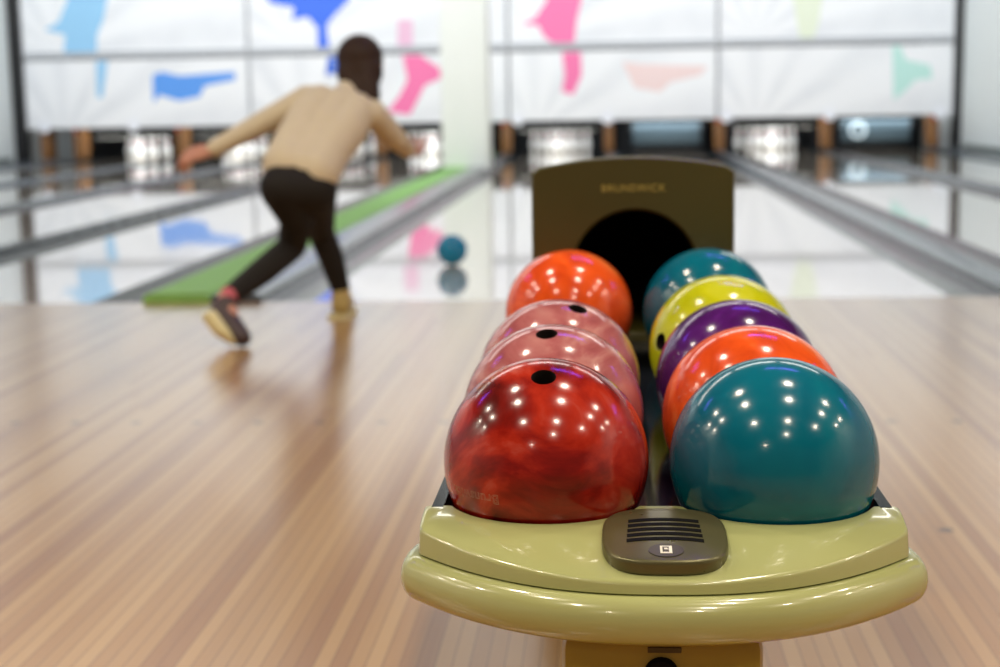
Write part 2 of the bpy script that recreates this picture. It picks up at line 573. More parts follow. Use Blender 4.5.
kx = [(-9.22, 'dark brown kickback board against the left wall trim'), (-8.66, 'orange brown kickback board left of the leftmost rack of pins'),
      (-6.95, 'orange brown kickback board right of the leftmost rack of pins'),
      (-5.29, 'brown kickback board left of the bowler\'s shoulder'), (-3.66, 'brown kickback board behind the bowler'),
      (-1.62, 'brown kickback board just right of the white column'), (0.03, 'brown kickback board above the ball return hood'),
      (1.80, 'tan kickback board right of the hood top'), (3.48, 'brown kickback board between the two right lanes'),
      (5.15, 'orange brown kickback board nearest the right wall')]
for i, (x, lab) in enumerate(kx):
    e = empty('kickback', (x, YK, 0))
    tag(e, lab, 'kickback', 'kickback boards between the pin pits')
    w = 0.075
    bm = bmesh.new()
    box(bm, -w, w, 0, 0.35, 0.036, 0.56, bevel=0.012)
    obj('kickback_board', bm, M['kick'], e, smooth=35)
    bm = bmesh.new()
    lathe(bm, [(0, -0.008), (0.03, -0.006), (0.03, 0.012), (0, 0.012)], 16)
    bmesh.ops.rotate(bm, verts=bm.verts, cent=(0, 0, 0), matrix=Matrix.Rotation(math.pi / 2, 3, 'X'))
    bmesh.ops.translate(bm, verts=bm.verts, vec=(-0.03, -0.006, 0.50))
    obj('signal_lamp', bm, M['red_lamp'], e, smooth=40)

# pins
pin_prof = [(0, 0), (0.0255, 0), (0.0285, 0.006), (0.0360, 0.02), (0.0498, 0.057), (0.0572, 0.086), (0.0605, 0.114), (0.0580, 0.149), (0.0497, 0.184),
            (0.0390, 0.219), (0.0290, 0.242), (0.0245, 0.254), (0.0232, 0.266), (0.0236, 0.280), (0.0250, 0.295), (0.0275, 0.312), (0.0310, 0.335),
            (0.0323, 0.345), (0.0300, 0.362), (0.0220, 0.375), (0.0110, 0.3795), (0, 0.381)]
bm = bmesh.new()
lathe(bm, pin_prof, 20, lambda k: 1 if k in (10, 13) else 0)
pin0 = obj('bowling_pin', bm, [M['pin'], M['pin_red']], smooth=180)
first = True
pin_labels = {0: 'white bowling pin in the rack nearest the left wall', 1: 'white bowling pin in the rack behind the bowler\'s left hand',
              2: 'white bowling pin in the rack hidden behind the bowler\'s body', 3: 'white bowling pin in the rack just left of the white column',
              4: 'white bowling pin in the rack right of the white column', 6: 'white bowling pin in the rack right of the ball return hood'}
for i in (0, 1, 2, 3, 4, 6):
    for r in range(4):
        for k in range(r + 1):
            o = pin0 if first else pin0.copy()
            if not first:
                COL.objects.link(o)
            first = False
            o.location = (LANES[i][0] + (k - r / 2) * 0.3048, FOUL + 18.29 + r * 0.264, 0)
            tag(o, pin_labels[i], 'bowling pin', 'ten pins: ' + lane_words[i])

# masking panels
YM = 24.24
XS = [WL + 0.22, -5.75, -1.56, 1.755, WR - 0.13]
ZL = (0.545, 1.64)
ZU = (1.665, 3.40)
ART = {
    (0, 1): [('lightblue', [(-8.62, 2.95), (-8.0, 2.9), (-8.02, 2.59), (-8.1, 2.27), (-8.22, 2.04), (-8.25, 1.69), (-8.8, 1.69), (-8.75, 2.05), (-9.09, 2.13), (-8.84, 2.26), (-8.68, 2.6)])],
    (0, 0): [('lightblue', [(-8.26, 1.62), (-8.07, 1.62), (-8.11, 1.4), (-8.19, 1.03), (-8.28, 1.04)]),
             ('midblue', [(-7.34, 1.38), (-7.18, 1.43), (-6.9, 1.36), (-5.99, 1.41), (-5.98, 1.28), (-6.49, 1.19), (-6.58, 1.02), (-6.92, 0.96), (-7.24, 1.06), (-7.35, 0.93)])],
    (1, 1): [('blue', [(-5.5, 2.8), (-4.9, 2.75), (-4.1, 2.85), (-4.08, 2.5), (-4.33, 2.27), (-4.46, 2.12), (-4.43, 1.69), (-4.62, 1.69), (-4.61, 2.08), (-4.76, 2.25), (-5.03, 2.21), (-4.97, 2.4), (-5.37, 2.48)]),
             ('palepink', [(-3.31, 2.18), (-3.07, 2.17), (-3.08, 1.7), (-3.33, 1.7)])],
    (1, 0): [('deepblue', [(-4.45, 1.62), (-4.32, 1.62), (-4.32, 1.36), (-4.51, 1.32)]),
             ('pink', [(-3.25, 1.62), (-2.97, 1.62), (-2.66, 1.41), (-2.63, 1.25), (-2.9, 1.14), (-3.02, 0.91), (-3.16, 0.67), (-3.52, 0.73), (-3.31, 0.99), (-3.18, 1.23)])],
    (2, 1): [('pink', [(-1.0, 2.9), (-0.4, 2.85), (-0.38, 2.43), (-0.46, 2.12), (-0.51, 1.69), (-0.73, 1.69), (-0.97, 1.85), (-1.08, 2.05), (-1.33, 2.06), (-1.12, 2.16), (-0.93, 2.44)])],
    (2, 0): [('pink', [(-0.7, 1.62), (-0.40, 1.62), (-0.39, 1.26), (-0.52, 0.95), (-0.71, 1.0), (-0.66, 1.26)]),
             ('salmon', [(0.25, 1.45), (0.53, 1.41), (1.6, 1.36), (1.48, 1.22), (1.01, 1.12), (0.85, 0.97), (0.45, 1.04)])],
    (3, 1): [('paleyellow', [(2.87, 2.6), (3.45, 2.6), (3.37, 2.35), (3.31, 1.96), (3.22, 1.69), (3.04, 1.69)])],
    (3, 0): [('mint', [(4.46, 1.62), (4.58, 1.62), (4.67, 1.4), (5.05, 1.31), (5.09, 1.11), (4.83, 1.09), (4.68, 0.93), (4.5, 0.78)])],
}
mask_labels = {
    (0, 1): 'upper white masking panel with light blue figure, leftmost', (0, 0): 'lower white masking panel with light blue stem and blue bird shape',
    (1, 1): 'upper white masking panel with dark blue leaf shape', (1, 0): 'lower white masking panel with pink shape left of the column',
    (2, 1): 'upper white masking panel with hot pink figure right of the column', (2, 0): 'lower white masking panel with pink stem and pale salmon shape',
    (3, 1): 'upper white masking panel with pale yellow stripe, rightmost', (3, 0): 'lower white masking panel with mint green shape, beside right wall'}
for i in range(4):
    for j, (z0, z1) in enumerate((ZL, ZU)):
        x0, x1 = XS[i] + 0.012, XS[i + 1] - 0.012
        cx, cz = (x0 + x1) / 2, (z0 + z1) / 2
        names = [n for n, _ in ART[(i, j)]]
        bm = bmesh.new()
        box(bm, x0 - cx, x1 - cx, 0.0, 0.05, z0 - cz, z1 - cz)
        for k, (n, pts) in enumerate(ART[(i, j)]):
            prism_y(bm, [(x - cx, z - cz) for x, z in pts], -0.002, 0.001, k + 1)
        o = obj('masking_panel', bm, [M['mask']] + [M[n] for n in names])
        o.location = (cx, YM, cz)
        tag(o, mask_labels[(i, j)], 'masking panel', 'masking panels above the pins')
        # frame rails of the panel
        zz = (z0 - cz)
        for s in (-1, 1):
            xx = (x1 - cx) * s
            mk_box('frame_stile', (min(xx, xx - s * 0.03), max(xx, xx - s * 0.03), -0.012, 0.0, zz, z1 - cz), M['mask_frame'], o)
        if j == 1:
            mk_box('bottom_rail', (x0 - cx + 0.03, x1 - cx - 0.03, -0.04, 0.0, zz, zz + 0.10), M['rail'], o)
        if j == 0:
            for bx in [XS[i] + (0.30 if i == 0 else 0.14), (XS[i] + XS[i + 1]) / 2 - 0.08] + ([XS[i + 1] - 0.20] if i == 3 else []):
                bm = bmesh.new()
                lathe(bm, [(0, -0.02), (0.085, -0.016), (0.10, 0.0), (0.10, 0.01), (0, 0.01)], 24)
                bmesh.ops.rotate(bm, verts=bm.verts, cent=(0, 0, 0), matrix=Matrix.Rotation(math.pi / 2, 3, 'X'))
                bmesh.ops.translate(bm, verts=bm.verts, vec=(bx - cx, -0.014, 0.575 - cz))
                obj('lane_badge', bm, M['badge_white'], o, smooth=40)

# ------------------------------------------------------------------ ball return
XC = 0.052
XL, XR, R = -0.066, 0.172, 0.108
ret = empty('ball_return', (0, 0, 0))
tag(ret, 'khaki and black ball return rack holding nine bowling balls, with olive hood', 'ball return')

AH = 0.247   # half width of the front console


def plan_curve(off=0.0, n=61):
    pts = []
    for k in range(n):
        u = -1 + 2 * k / (n - 1)
        pts.append((XC + AH * u, 1.336 + 0.125 * abs(u) ** 2.4))
    pts = [(XC - AH, 1.512), (XC - AH, 1.495)] + pts + [(XC + AH, 1.495), (XC + AH, 1.512)]
    pts = chaikin(pts, 2)
    # resample evenly
    L = [0]
    for a, b in zip(pts[:-1], pts[1:]):
        L.append(L[-1] + math.dist(a, b))
    out = []
    N = 120
    j = 0
    for k in range(N + 1):
        s = L[-1] * k / N
        while j < len(L) - 2 and L[j + 1] < s:
            j += 1
        f = (s - L[j]) / max(1e-9, L[j + 1] - L[j])
        out.append((pts[j][0] + (pts[j + 1][0] - pts[j][0]) * f, pts[j][1] + (pts[j + 1][1] - pts[j][1]) * f))
    # outward normals
    res = []
    for k in range(N + 1):
        a = out[max(0, k - 1)]
        b = out[min(N, k + 1)]
        tx, ty = b[0] - a[0], b[1] - a[1]
        l = math.hypot(tx, ty)
        nx, ny = ty / l, -tx / l
        if k in (0, N):
            nx, ny = (-1, 0) if k == 0 else (1, 0)
        res.append((out[k][0], out[k][1], nx, ny))
    return res


PLAN = plan_curve()
NP = len(PLAN)
ZTOP = 0.460


def u_of(x):
    return (x - XC) / AH


def z_edge(x, y=1.4):
    k = max(0.0, min(1.0, (y - 1.445) / 0.067))
    return 0.4355 + 0.0145 * min(1, abs(u_of(x))) ** 2 + 0.0095 * k * k * (3 - 2 * k)


def back_y(x, rc=0.1035):
    y = 1.512
    for c in (XL, XR):
        d = abs(x - c)
        if d < rc:
            y = min(y, 1.547 - math.sqrt(rc * rc - d * d))
    return y


bm = bmesh.new()
rows = []
# crease, face, rounded upper edge
face = [(-0.010, 0.418, None), (-0.001, 0.424, None), (-0.0025, 0.0, 0.0045), (-0.0031, 0.0, 0.0025), (-0.0045, 0.0, 0.0009), (-0.0070, 0.0, 0.0001)]
for off, z, dz in face:
    row = []
    for x, y, nx, ny in PLAN:
        zz = z if dz is None else z_edge(x, y) - dz
        row.append(bm.verts.new((x + nx * off, y + ny * off, zz)))
    rows.append(row)
# top surface to the scalloped back edge
NT_ = 16
for k in range(1, NT_ + 1):
    tt = k / NT_
    row = []
    for q, (x, y, nx, ny) in enumerate(PLAN):
        s = q / (NP - 1)
        fx, fy = x + nx * -0.0070, y + ny * -0.0070
        fz = z_edge(x, y) - 0.0001
        xb = XC + (AH - 0.0085) * (2 * s - 1)
        # slow the ends so that side points stay at the sides
        if abs(2 * s - 1) > 0.9:
            pass
        yb = back_y(xb)
        e = 1 - (1 - tt) ** 1.6
        row.append(bm.verts.new((fx + (xb - fx) * tt, fy + (yb - fy) * tt, fz + (ZTOP - fz) * e)))
    rows.append(row)
# down the back lip
for dz in (0.002, 0.03):
    row = []
    for q in range(NP):
        s = q / (NP - 1)
        xb = XC + (AH - 0.0085) * (2 * s - 1)
        row.append(bm.verts.new((xb, back_y(xb) + 0.0008, ZTOP - dz)))
    rows.append(row)
grid_faces(bm, rows)
obj('front_console', bm, M['khaki'], ret, smooth=50)

# bumper
bm = bmesh.new()
sec = [(-0.012, 0.4215), (-0.003, 0.4222)] + [(0.0182 * math.cos(th) ** 0.9 if math.cos(th) > 0 else 0.0, 0.3995 + 0.0228 * math.sin(th))
                                               for th in [math.radians(82 - 16.4 * k) for k in range(11)]] + [(-0.003, 0.3767), (-0.03, 0.3765), (-0.03, 0.40)]
rows = []
for q, (x, y, nx, ny) in enumerate(PLAN):
    # ends of the bumper round off
    s = min(q, NP - 1 - q) / 6.0
    k = 1.0 if s >= 1 else math.sqrt(max(0.0, 1 - (1 - s) ** 2))
    row = []
    for a, z in sec:
        aa = a * k if a > 0 else a
        row.append(bm.verts.new((x + nx * aa, y + ny * aa, z)))
    rows.append(row)
grid_faces(bm, rows, closed_u=True)
bm.faces.new(rows[0])
bm.faces.new(rows[-1][::-1])
obj('bumper', bm, M['khaki'], ret, smooth=50)
# underside plate of the front console
bm = bmesh.new()
a = [bm.verts.new((x - nx * 0.006, y - ny * 0.006, 0.3765)) for x, y, nx, ny in PLAN]
b = [bm.verts.new((x - nx * 0.016, y - ny * 0.016, 0.3690)) for x, y, nx, ny in PLAN]
grid_faces(bm, [a, b])
bm.faces.new(b)
bm.faces.new(a[::-1])
ca, cb = [a[0], a[-1], b[-1], b[0]], None
bm.faces.new(ca)
obj('underside_plate', bm, M['pedestal'], ret, smooth=40)

# ball rows (centre x, y, z)
RIGHT = [(0.172, 1.547, 0.5000), (0.172, 1.7645, 0.501), (0.172, 1.982, 0.503), (0.169, 2.1995, 0.510), (0.167, 2.520, 0.5185)]
LEFT = [(-0.066, 1.547, 0.5005), (-0.066, 1.7645, 0.504), (-0.066, 1.982, 0.505), (-0.066, 2.530, 0.517)]


def track_z(y):
    ks = [(1.0, 0.3915), (1.547, 0.3915), (1.765, 0.392), (1.985, 0.394), (2.2, 0.400), (2.45, 0.4065), (2.53, 0.4085), (3.0, 0.415)]
    for (a, za), (b, zb) in zip(ks[:-1], ks[1:]):
        if a <= y <= b:
            return za + (zb - za) * (y - a) / (b - a)
    return ks[-1][1]


# black tray with two rounded channels
bm = bmesh.new()
prof = []
RG = 0.118
HW = 0.236


def groove(c, a0, a1, n=10):
    return [(c + RG * math.sin(a0 + (a1 - a0) * k / n), RG * (1 - math.cos(a0 + (a1 - a0) * k / n))) for k in range(n + 1)]


A_OUT, A_IN = math.asin(0.086 / RG), math.asin(0.074 / RG)
top_prof = [(XC - HW, -0.011), (XC - HW, 'rim'), (XC - HW + 0.012, 'rim'), (XC - HW + 0.016, 0.052)] + groove(XL, -A_OUT, A_IN) + groove(XR, -A_IN, A_OUT) + \
           [(XC + HW - 0.016, 0.052), (XC + HW - 0.012, 'rim'), (XC + HW, 'rim'), (XC + HW, -0.011)]
rows = []
for y in (1.508, 1.547, 1.765, 1.985, 2.2, 2.45, 2.53, 2.66, 2.72):
    tz = track_z(y)
    row = [bm.verts.new((x, y, (tz + 0.0685) if z == 'rim' else tz + z)) for x, z in top_prof]
    rows.append(row)
grid_faces(bm, rows, closed_u=True)
bm.faces.new(rows[0])
bm.faces.new(rows[-1][::-1])
obj('ball_tray', bm, M['tray'], ret, smooth=40)

# hood: arched front with a dark mouth, deep body behind
HX0, HX1, HYF, HYB = -0.134, 0.224, 2.665, 3.30
HC = (HX0 + HX1) / 2


def hood_top(x, drop=0.0, c=0.754, rise=0.021):
    u = (x - HC) / ((HX1 - HX0) / 2)
    return c + rise * (1 - u * u) - drop


def hood_outline(inset, drop, z0):
    """closed outline from bottom left, up, over, down"""
    n = 24
    pts = [(HX0 + inset, z0), (HX0 + inset, 0.55)]
    for k in range(n + 1):
        x = HX0 + inset + (HX1 - HX0 - 2 * inset) * k / n
        z = hood_top(x, drop)
        # soft upper corners
        d = min(k, n - k)
        if d == 0:
            z -= 0.006
        pts.append((x, z))
    pts += [(HX1 - inset, 0.55), (HX1 - inset, z0)]
    return pts


MX, MZ, MR = 0.049, 0.569, 0.112


def mouth_outline(r, count):
    """same number of points as the outline"""
    pts = [(MX - r * 1.12, 0.465), (MX - r * 1.06, 0.52)]
    n = count - 5
    for k in range(n + 1):
        a = math.pi * (1 - k / n)
        pts.append((MX + r * math.cos(a) * (1.0), MZ + r * math.sin(a)))
    pts += [(MX + r * 1.06, 0.52), (MX + r * 1.12, 0.465)]
    return pts


bm = bmesh.new()
outer = hood_outline(0.0, 0.0, 0.455)
cnt = len(outer)
stations = [
    [(x, HYF, z) for x, z in hood_outline(0.004, 0.003, 0.455)],
    [(x, HYF + 0.006, z) for x, z in outer],
    [(x, HYF + 0.035, z) for x, z in outer],
    [(x, HYF + 0.20, z) for x, z in hood_outline(0.004, 0.030, 0.455)],
    [(x, HYF + 0.45, z) for x, z in hood_outline(0.012, 0.110, 0.455)],
    [(x, HYB, z) for x, z in hood_outline(0.035, 0.24, 0.455)],
]
mouth = mouth_outline(MR, cnt)
mouth = [(MX + (x - MX), z) for x, z in mouth][:cnt]
while len(mouth) < cnt:
    mouth.append(mouth[-1])
fr_in = [(x, HYF + 0.004, z) for x, z in mouth]
fr_lip = [(x, HYF, MZ + (z - MZ) * 1.04 if z > MZ else z) for x, z in [(MX + (x - MX) * 1.04, z) for x, z in mouth]]
seq = [fr_in, fr_lip] + stations
rows = [[bm.verts.new(p) for p in st] for st in seq]
grid_faces(bm, rows)
bm.faces.new(rows[-1])
hood = obj('hood', bm, M['khaki_dark'], ret, smooth=40)
# dark throat behind the mouth
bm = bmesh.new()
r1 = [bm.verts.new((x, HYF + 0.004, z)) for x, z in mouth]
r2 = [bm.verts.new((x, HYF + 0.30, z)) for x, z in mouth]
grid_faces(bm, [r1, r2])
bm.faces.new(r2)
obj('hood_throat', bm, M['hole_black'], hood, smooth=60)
# lower skirt of the hood down to the floor
bm = bmesh.new()
box(bm, HX0 + 0.004, HX1 - 0.004, 2.722, HYB, 0.0, 0.456, bevel=0.01)
obj('hood_skirt', bm, M['khaki_dark'], ret, smooth=40)


def text_mesh(name, body, size, extrude, bevel=0.0, outline=False, spacing=1.0):
    c = bpy.data.curves.new(name, 'FONT')
    c.body = body
    c.size = size
    c.align_x = 'CENTER'
    c.align_y = 'CENTER'
    c.space_character = spacing
    if outline:
        c.fill_mode = 'NONE'
        c.bevel_depth = bevel
        c.bevel_resolution = 1
        c.resolution_u = 3
    else:
        c.extrude = extrude
        c.resolution_u = 3
    o = bpy.data.objects.new(name, c)
    COL.objects.link(o)
    me = evaluated_mesh(o)
    bpy.data.objects.remove(o)
    me.materials.clear()
    return me


me = text_mesh('hood_lettering', 'BRUNSWICK', 0.0195, 0.0006, spacing=1.1)
xs = [v.co.x for v in me.vertices]
me.transform(Matrix.Scale(0.112 / (max(xs) - min(xs)), 4))
me.transform(Matrix.Translation((0.046, HYF - 0.0004, 0.7195)) @ Matrix.Rotation(math.pi / 2, 4, 'X'))
link_mesh('hood_lettering', me, M['gold'], hood)

# pedestal
ped_y0, ped_y1 = 1.372, 1.47
bm = bmesh.new()
box(bm, -0.046, 0.146, ped_y0, ped_y1, 0.0, 0.3695, bevel=0.012)
ped = obj('pedestal', bm, M['pedestal'], ret, smooth=40)
bm = bmesh.new()
lathe(bm, [(0, -0.006), (0.0145, -0.006), (0.0165, -0.004), (0.0165, 0.004), (0, 0.004)], 28)
bmesh.ops.rotate(bm, verts=bm.verts, cent=(0, 0, 0), matrix=Matrix.Rotation(-math.pi / 2, 3, 'X'))
bmesh.ops.translate(bm, verts=bm.verts, vec=(0.049, ped_y0 - 0.001, 0.334))
tag(obj('lock', bm, M['slot'], ped, smooth=40), 'black round lock')
bm = bmesh.new()
box(bm, 0.036, 0.068, ped_y0 - 0.0008, ped_y0 + 0.002, 0.3545, 0.3600, bevel=0.0006)
obj('name_slot', bm, M['slot_brown'], ped)
# rear support of the tray
bm = bmesh.new()
box(bm, -0.03, 0.13, 1.62, 2.70, 0.0, 0.342, bevel=0.012)
obj('base_cabinet', bm, M['tray'], ret, smooth=40)

# grille plate on the console, with slots and badge
GX = 0.0535
GY0, GZ0 = 1.415, 0.4580     # plate centre
TILT = math.atan2(0.0145, 0.13)
GA, GB, GT = 0.0605, 0.0665, 0.0070
mg = Matrix.Translation((GX, GY0, GZ0)) @ Matrix.Rotation(TILT, 4, 'X')


def superell(a, b, n=72, e=3.2):
    pts = []
    for k in range(n):
        th = 2 * math.pi * k / n
        c, s = math.cos(th), math.sin(th)
        pts.append((a * math.copysign(abs(c) ** (2 / e), c), b * math.copysign(abs(s) ** (2 / e), s)))
    return pts


def dome(x, y):
    return 0.0015 * (1 - (x / GA) ** 2) + 0.001 * (1 - (y / GB) ** 2)


bm = bmesh.new()
rows = []
for sc, z in ((1.0, -0.012), (1.0, -0.003), (0.992, -0.0012), (0.975, -0.0003), (0.94, 0.0), (0.8, 0.0), (0.6, 0.0), (0.4, 0.0), (0.2, 0.0)):
    rows.append([bm.verts.new((x * sc, y * sc, z + (dome(x * sc, y * sc) if sc < 0.995 else 0))) for x, y in superell(GA, GB)])
grid_faces(bm, rows, True)
bm.faces.new(rows[-1])
bm.faces.new(rows[0][::-1])
bm.transform(mg)
gr = obj('speaker_grille', bm, M['bronze'], ret, smooth=50)
tag(gr, 'bronze coloured rounded vent plate')
for k in range(5):
    yc = 0.0285 - k * 0.0120
    bm = bmesh.new()
    hw = 0.0345 + 0.0006 * k
    hh = 0.0036
    n = 16
    a, b, c2, d2 = [], [], [], []
    for q in range(n + 1):
        x = -hw + 2 * hw * q / n
        bow = 0.0045 * (1 - (x / hw) ** 2)
        zt = dome(x, yc + bow) + 0.0005
        a.append(bm.verts.new((x, yc + bow - hh, zt)))
        b.append(bm.verts.new((x, yc + bow + hh, zt)))
        c2.append(bm.verts.new((x, yc + bow + hh, zt - 0.002)))
        d2.append(bm.verts.new((x, yc + bow - hh, zt - 0.002)))
    grid_faces(bm, [a, b, c2, d2, a])
    bm.faces.new((a[0], b[0], c2[0], d2[0]))
    bm.faces.new((a[-1], b[-1], c2[-1], d2[-1]))
    bm.transform(mg)
    obj('vent_slot', bm, M['slot'], gr)
bm = bmesh.new()
by = -0.0430
r1 = [bm.verts.new((x, by + y, dome(0, by) + 0.0008)) for x, y in superell(0.0165, 0.0150, 40, 2.0)]
r0 = [bm.verts.new((x, by + y, dome(0, by) - 0.002)) for x, y in superell(0.0170, 0.0155, 40, 2.0)]
grid_faces(bm, [r0, r1], True)
bm.faces.new(r1)
bm.transform(mg)
obj('oval_badge', bm, M['badge_oval'], gr)
bm = bmesh.new()
z0, z1 = dome(0, by) + 0.0005, dome(0, by) + 0.0014
box(bm, -0.0056, 0.0056, by - 0.0085, by + 0.0085, z0, z1, 0)
z2 = z1 + 0.0003
for x0, x1, y0, y1 in ((-0.0034, -0.0018, -0.0058, 0.0058), (-0.0018, 0.0026, 0.0040, 0.0058), (0.0014, 0.0026, 0.0014, 0.0040), (-0.0018, 0.0026, -0.0058, -0.0008)):
    box(bm, x0, x1, by + y0, by + y1, z0, z2, 1)
bm.transform(mg)
obj('badge_mark', bm, [M['badge_mark'], M['badge_oval']], gr)


# ------------------------------------------------------------------ bowling balls
def make_ball(name, m, loc, thumb=None, up=None, radius=R):
    """thumb: direction of the thumb hole; the two finger holes lie beyond it along 'up'"""
    bm = bmesh.new()
    bmesh.ops.create_uvsphere(bm, u_segments=96, v_segments=64, radius=radius)
    me = bpy.data.meshes.new(name)
    bm.to_mesh(me)
    bm.free()
    me.materials.append(m)
    me.materials.append(M['hole'])
    o = bpy.data.objects.new(name, me)
    COL.objects.link(o)
    th = Vector(thumb).normalized()
    up = Vector(up)
    up = (up - th * up.dot(th)).normalized()
    side = th.cross(up)
    k = radius / R
    dirs = [(th, 0.0128), ((th * math.cos(0.74) + up * math.sin(0.74) + side * 0.13), 0.0118), ((th * math.cos(0.74) + up * math.sin(0.74) - side * 0.13), 0.0118)]
    cb = bmesh.new()
    for d, hr in dirs:
        d = d.normalized()
        mt = Matrix.Translation(d * radius) @ d.to_track_quat('Z', 'Y').to_matrix().to_4x4()
        bmesh.ops.create_cone(cb, cap_ends=True, segments=40, radius1=hr * k, radius2=hr * k, depth=0.09 * k, matrix=mt)
    cme = bpy.data.meshes.new('cutter')
    cb.to_mesh(cme)
    cb.free()
    cut = bpy.data.objects.new('cutter', cme)
    COL.objects.link(cut)
    md = o.modifiers.new('holes', 'BOOLEAN')
    md.operation = 'DIFFERENCE'
    md.object = cut
    md.solver = 'EXACT'
    out = evaluated_mesh(o)
    out.name = name
    o.modifiers.clear()
    bpy.data.objects.remove(cut)
    o.data = out
    out.materials.clear()
    out.materials.append(m)
    out.materials.append(M['hole'])
    normals = []
    for p in out.polygons:
        inside = p.center.length < radius * 0.985
        p.material_index = 1 if inside else 0
        p.use_smooth = True
    for p in out.polygons:
        for li in p.loop_indices:
            v = out.vertices[out.loops[li].vertex_index].co
            normals.append(tuple(p.normal) if p.material_index == 1 else tuple(v.normalized()))
    out.normals_split_custom_set(normals)
    o.location = loc
    return o


def tilt(x, y, z):
    return (x, y, z)


balls = [
    (LEFT[0], 'b_red', (0.005, -0.42, 0.90), (0, 1, 0.3), 'dark red swirled bowling ball at the front of the rack'),
    (LEFT[1], 'b_pink', (-0.05, -0.30, 0.95), (-0.3, 1, 0.2), 'pink bowling ball directly behind the dark red one'),
    (LEFT[2], 'b_pink', (0.25, -0.27, 0.93), (0.3, 1, 0.2), 'pink bowling ball between the front pink ball and the orange ball'),
    (LEFT[3], 'b_orange', (0.3, 0.8, 0.2), (0, 0.3, -1), 'orange bowling ball at the back left, beside the hood mouth'),
    (RIGHT[0], 'b_teal', (0.4, 0.5, -0.8), (1, 0.3, 0), 'teal bowling ball at the front of the rack'),
    (RIGHT[1], 'b_orange', (0.4, 0.6, -0.6), (1, 0.3, 0), 'orange red bowling ball directly behind the front teal ball'),
    (RIGHT[2], 'b_purple', (0.4, 0.7, -0.5), (1, 0.3, 0), 'dark purple bowling ball between orange and yellow balls'),
    (RIGHT[3], 'b_yellow', (-0.84, -0.45, 0.17), (-0.1, 1, 0.1), 'yellow green bowling ball between the purple and rear teal balls'),
    (RIGHT[4], 'b_teal', (0.4, 0.7, -0.5), (1, 0.3, 0), 'teal bowling ball at the back right, beside the hood mouth'),
]
ball_objs = []
for loc, mn, th, up, lab in balls:
    o = make_ball('bowling_ball', M[mn], loc, th, up)
    tag(o, lab, 'bowling ball', 'bowling balls on the return rack')
    ball_objs.append(o)

# engraved outline lettering, wrapped onto the red ball


def engrave(ball, body, width, centre_dir, right_dir, name):
    me = text_mesh(name, body, 0.03, 0, bevel=0.00036, outline=True, spacing=1.05)
    xs = [v.co.x for v in me.vertices]
    me.transform(Matrix.Scale(width / (max(xs) - min(xs)), 4))
    n = Vector(centre_dir).normalized()
    r = Vector(right_dir)
    r = (r - n * r.dot(n)).normalized()
    u = n.cross(r)
    for v in me.vertices:
        x, y, z = v.co
        d = (n * math.cos(0) + r * math.tan(x / R) + u * math.tan(y / R)).normalized()
        v.co = d * (R + 0.0001 + z * 0.5)
    link_mesh(name, me, M['engrave'], ball)


engrave(ball_objs[0], 'Brunswick', 0.066, (-0.66, -0.74, -0.165), (-0.74, 0.66, 0.0), 'engraved_lettering')
engrave(ball_objs[0], 'Black', 0.045, (-0.50, -0.14, 0.855), (0.62, 0.62, 0.42), 'engraved_lettering')

lane_ball = make_ball('bowling_ball', M['b_lane'], (-0.838, 8.05, 0.0845), (0.2, 0.5, -0.8), (1, 0.2, 0), radius=0.0835)
tag(lane_ball, 'teal blue bowling ball rolling down the lane', 'bowling ball')

# ------------------------------------------------------------------ the bowler
def V(*p):
    return Vector(p)


def capsule(bm, p0, r0, p1, r1):
    p0, p1 = Vector(p0), Vector(p1)
    d = p1 - p0
    for p, r in ((p0, r0), (p1, r1)):
        bmesh.ops.create_uvsphere(bm, u_segments=20, v_segments=12, radius=r, matrix=Matrix.Translation(p))
    if d.length > 1e-5:
        mt = Matrix.Translation((p0 + p1) / 2) @ d.to_track_quat('Z', 'Y').to_matrix().to_4x4()
        bmesh.ops.create_cone(bm, cap_ends=True, segments=20, radius1=r0, radius2=r1, depth=d.length, matrix=mt)


def ellipsoid(bm, c, r, rot=None):
    mt = Matrix.Translation(c)
    if rot:
        mt = mt @ Euler(rot).to_matrix().to_4x4()
    mt = mt @ Matrix.Diagonal((*r, 1))
    bmesh.ops.create_uvsphere(bm, u_segments=32, v_segments=20, radius=1.0, matrix=mt)


def fuse(name, bm, m, parent=None, voxel=0.006, smooth=6):
    """one continuous surface over everything in bm"""
    me = bpy.data.meshes.new(name)
    bm.to_mesh(me)
    bm.free()
    tmp = bpy.data.objects.new(name + '_src', me)
    COL.objects.link(tmp)
    md = tmp.modifiers.new('remesh', 'REMESH')
    md.mode = 'VOXEL'
    md.voxel_size = voxel
    md = tmp.modifiers.new('smooth', 'SMOOTH')
    md.factor = 0.5
    md.iterations = smooth
    out = evaluated_mesh(tmp)
    bpy.data.objects.remove(tmp)
    out.name = name
    out.materials.clear()
    return link_mesh(name, out, m, parent, smooth=180)


def chain(bm, pts):
    for (p, r), (q, t_) in zip(pts[:-1], pts[1:]):
        capsule(bm, p, r, q, t_)


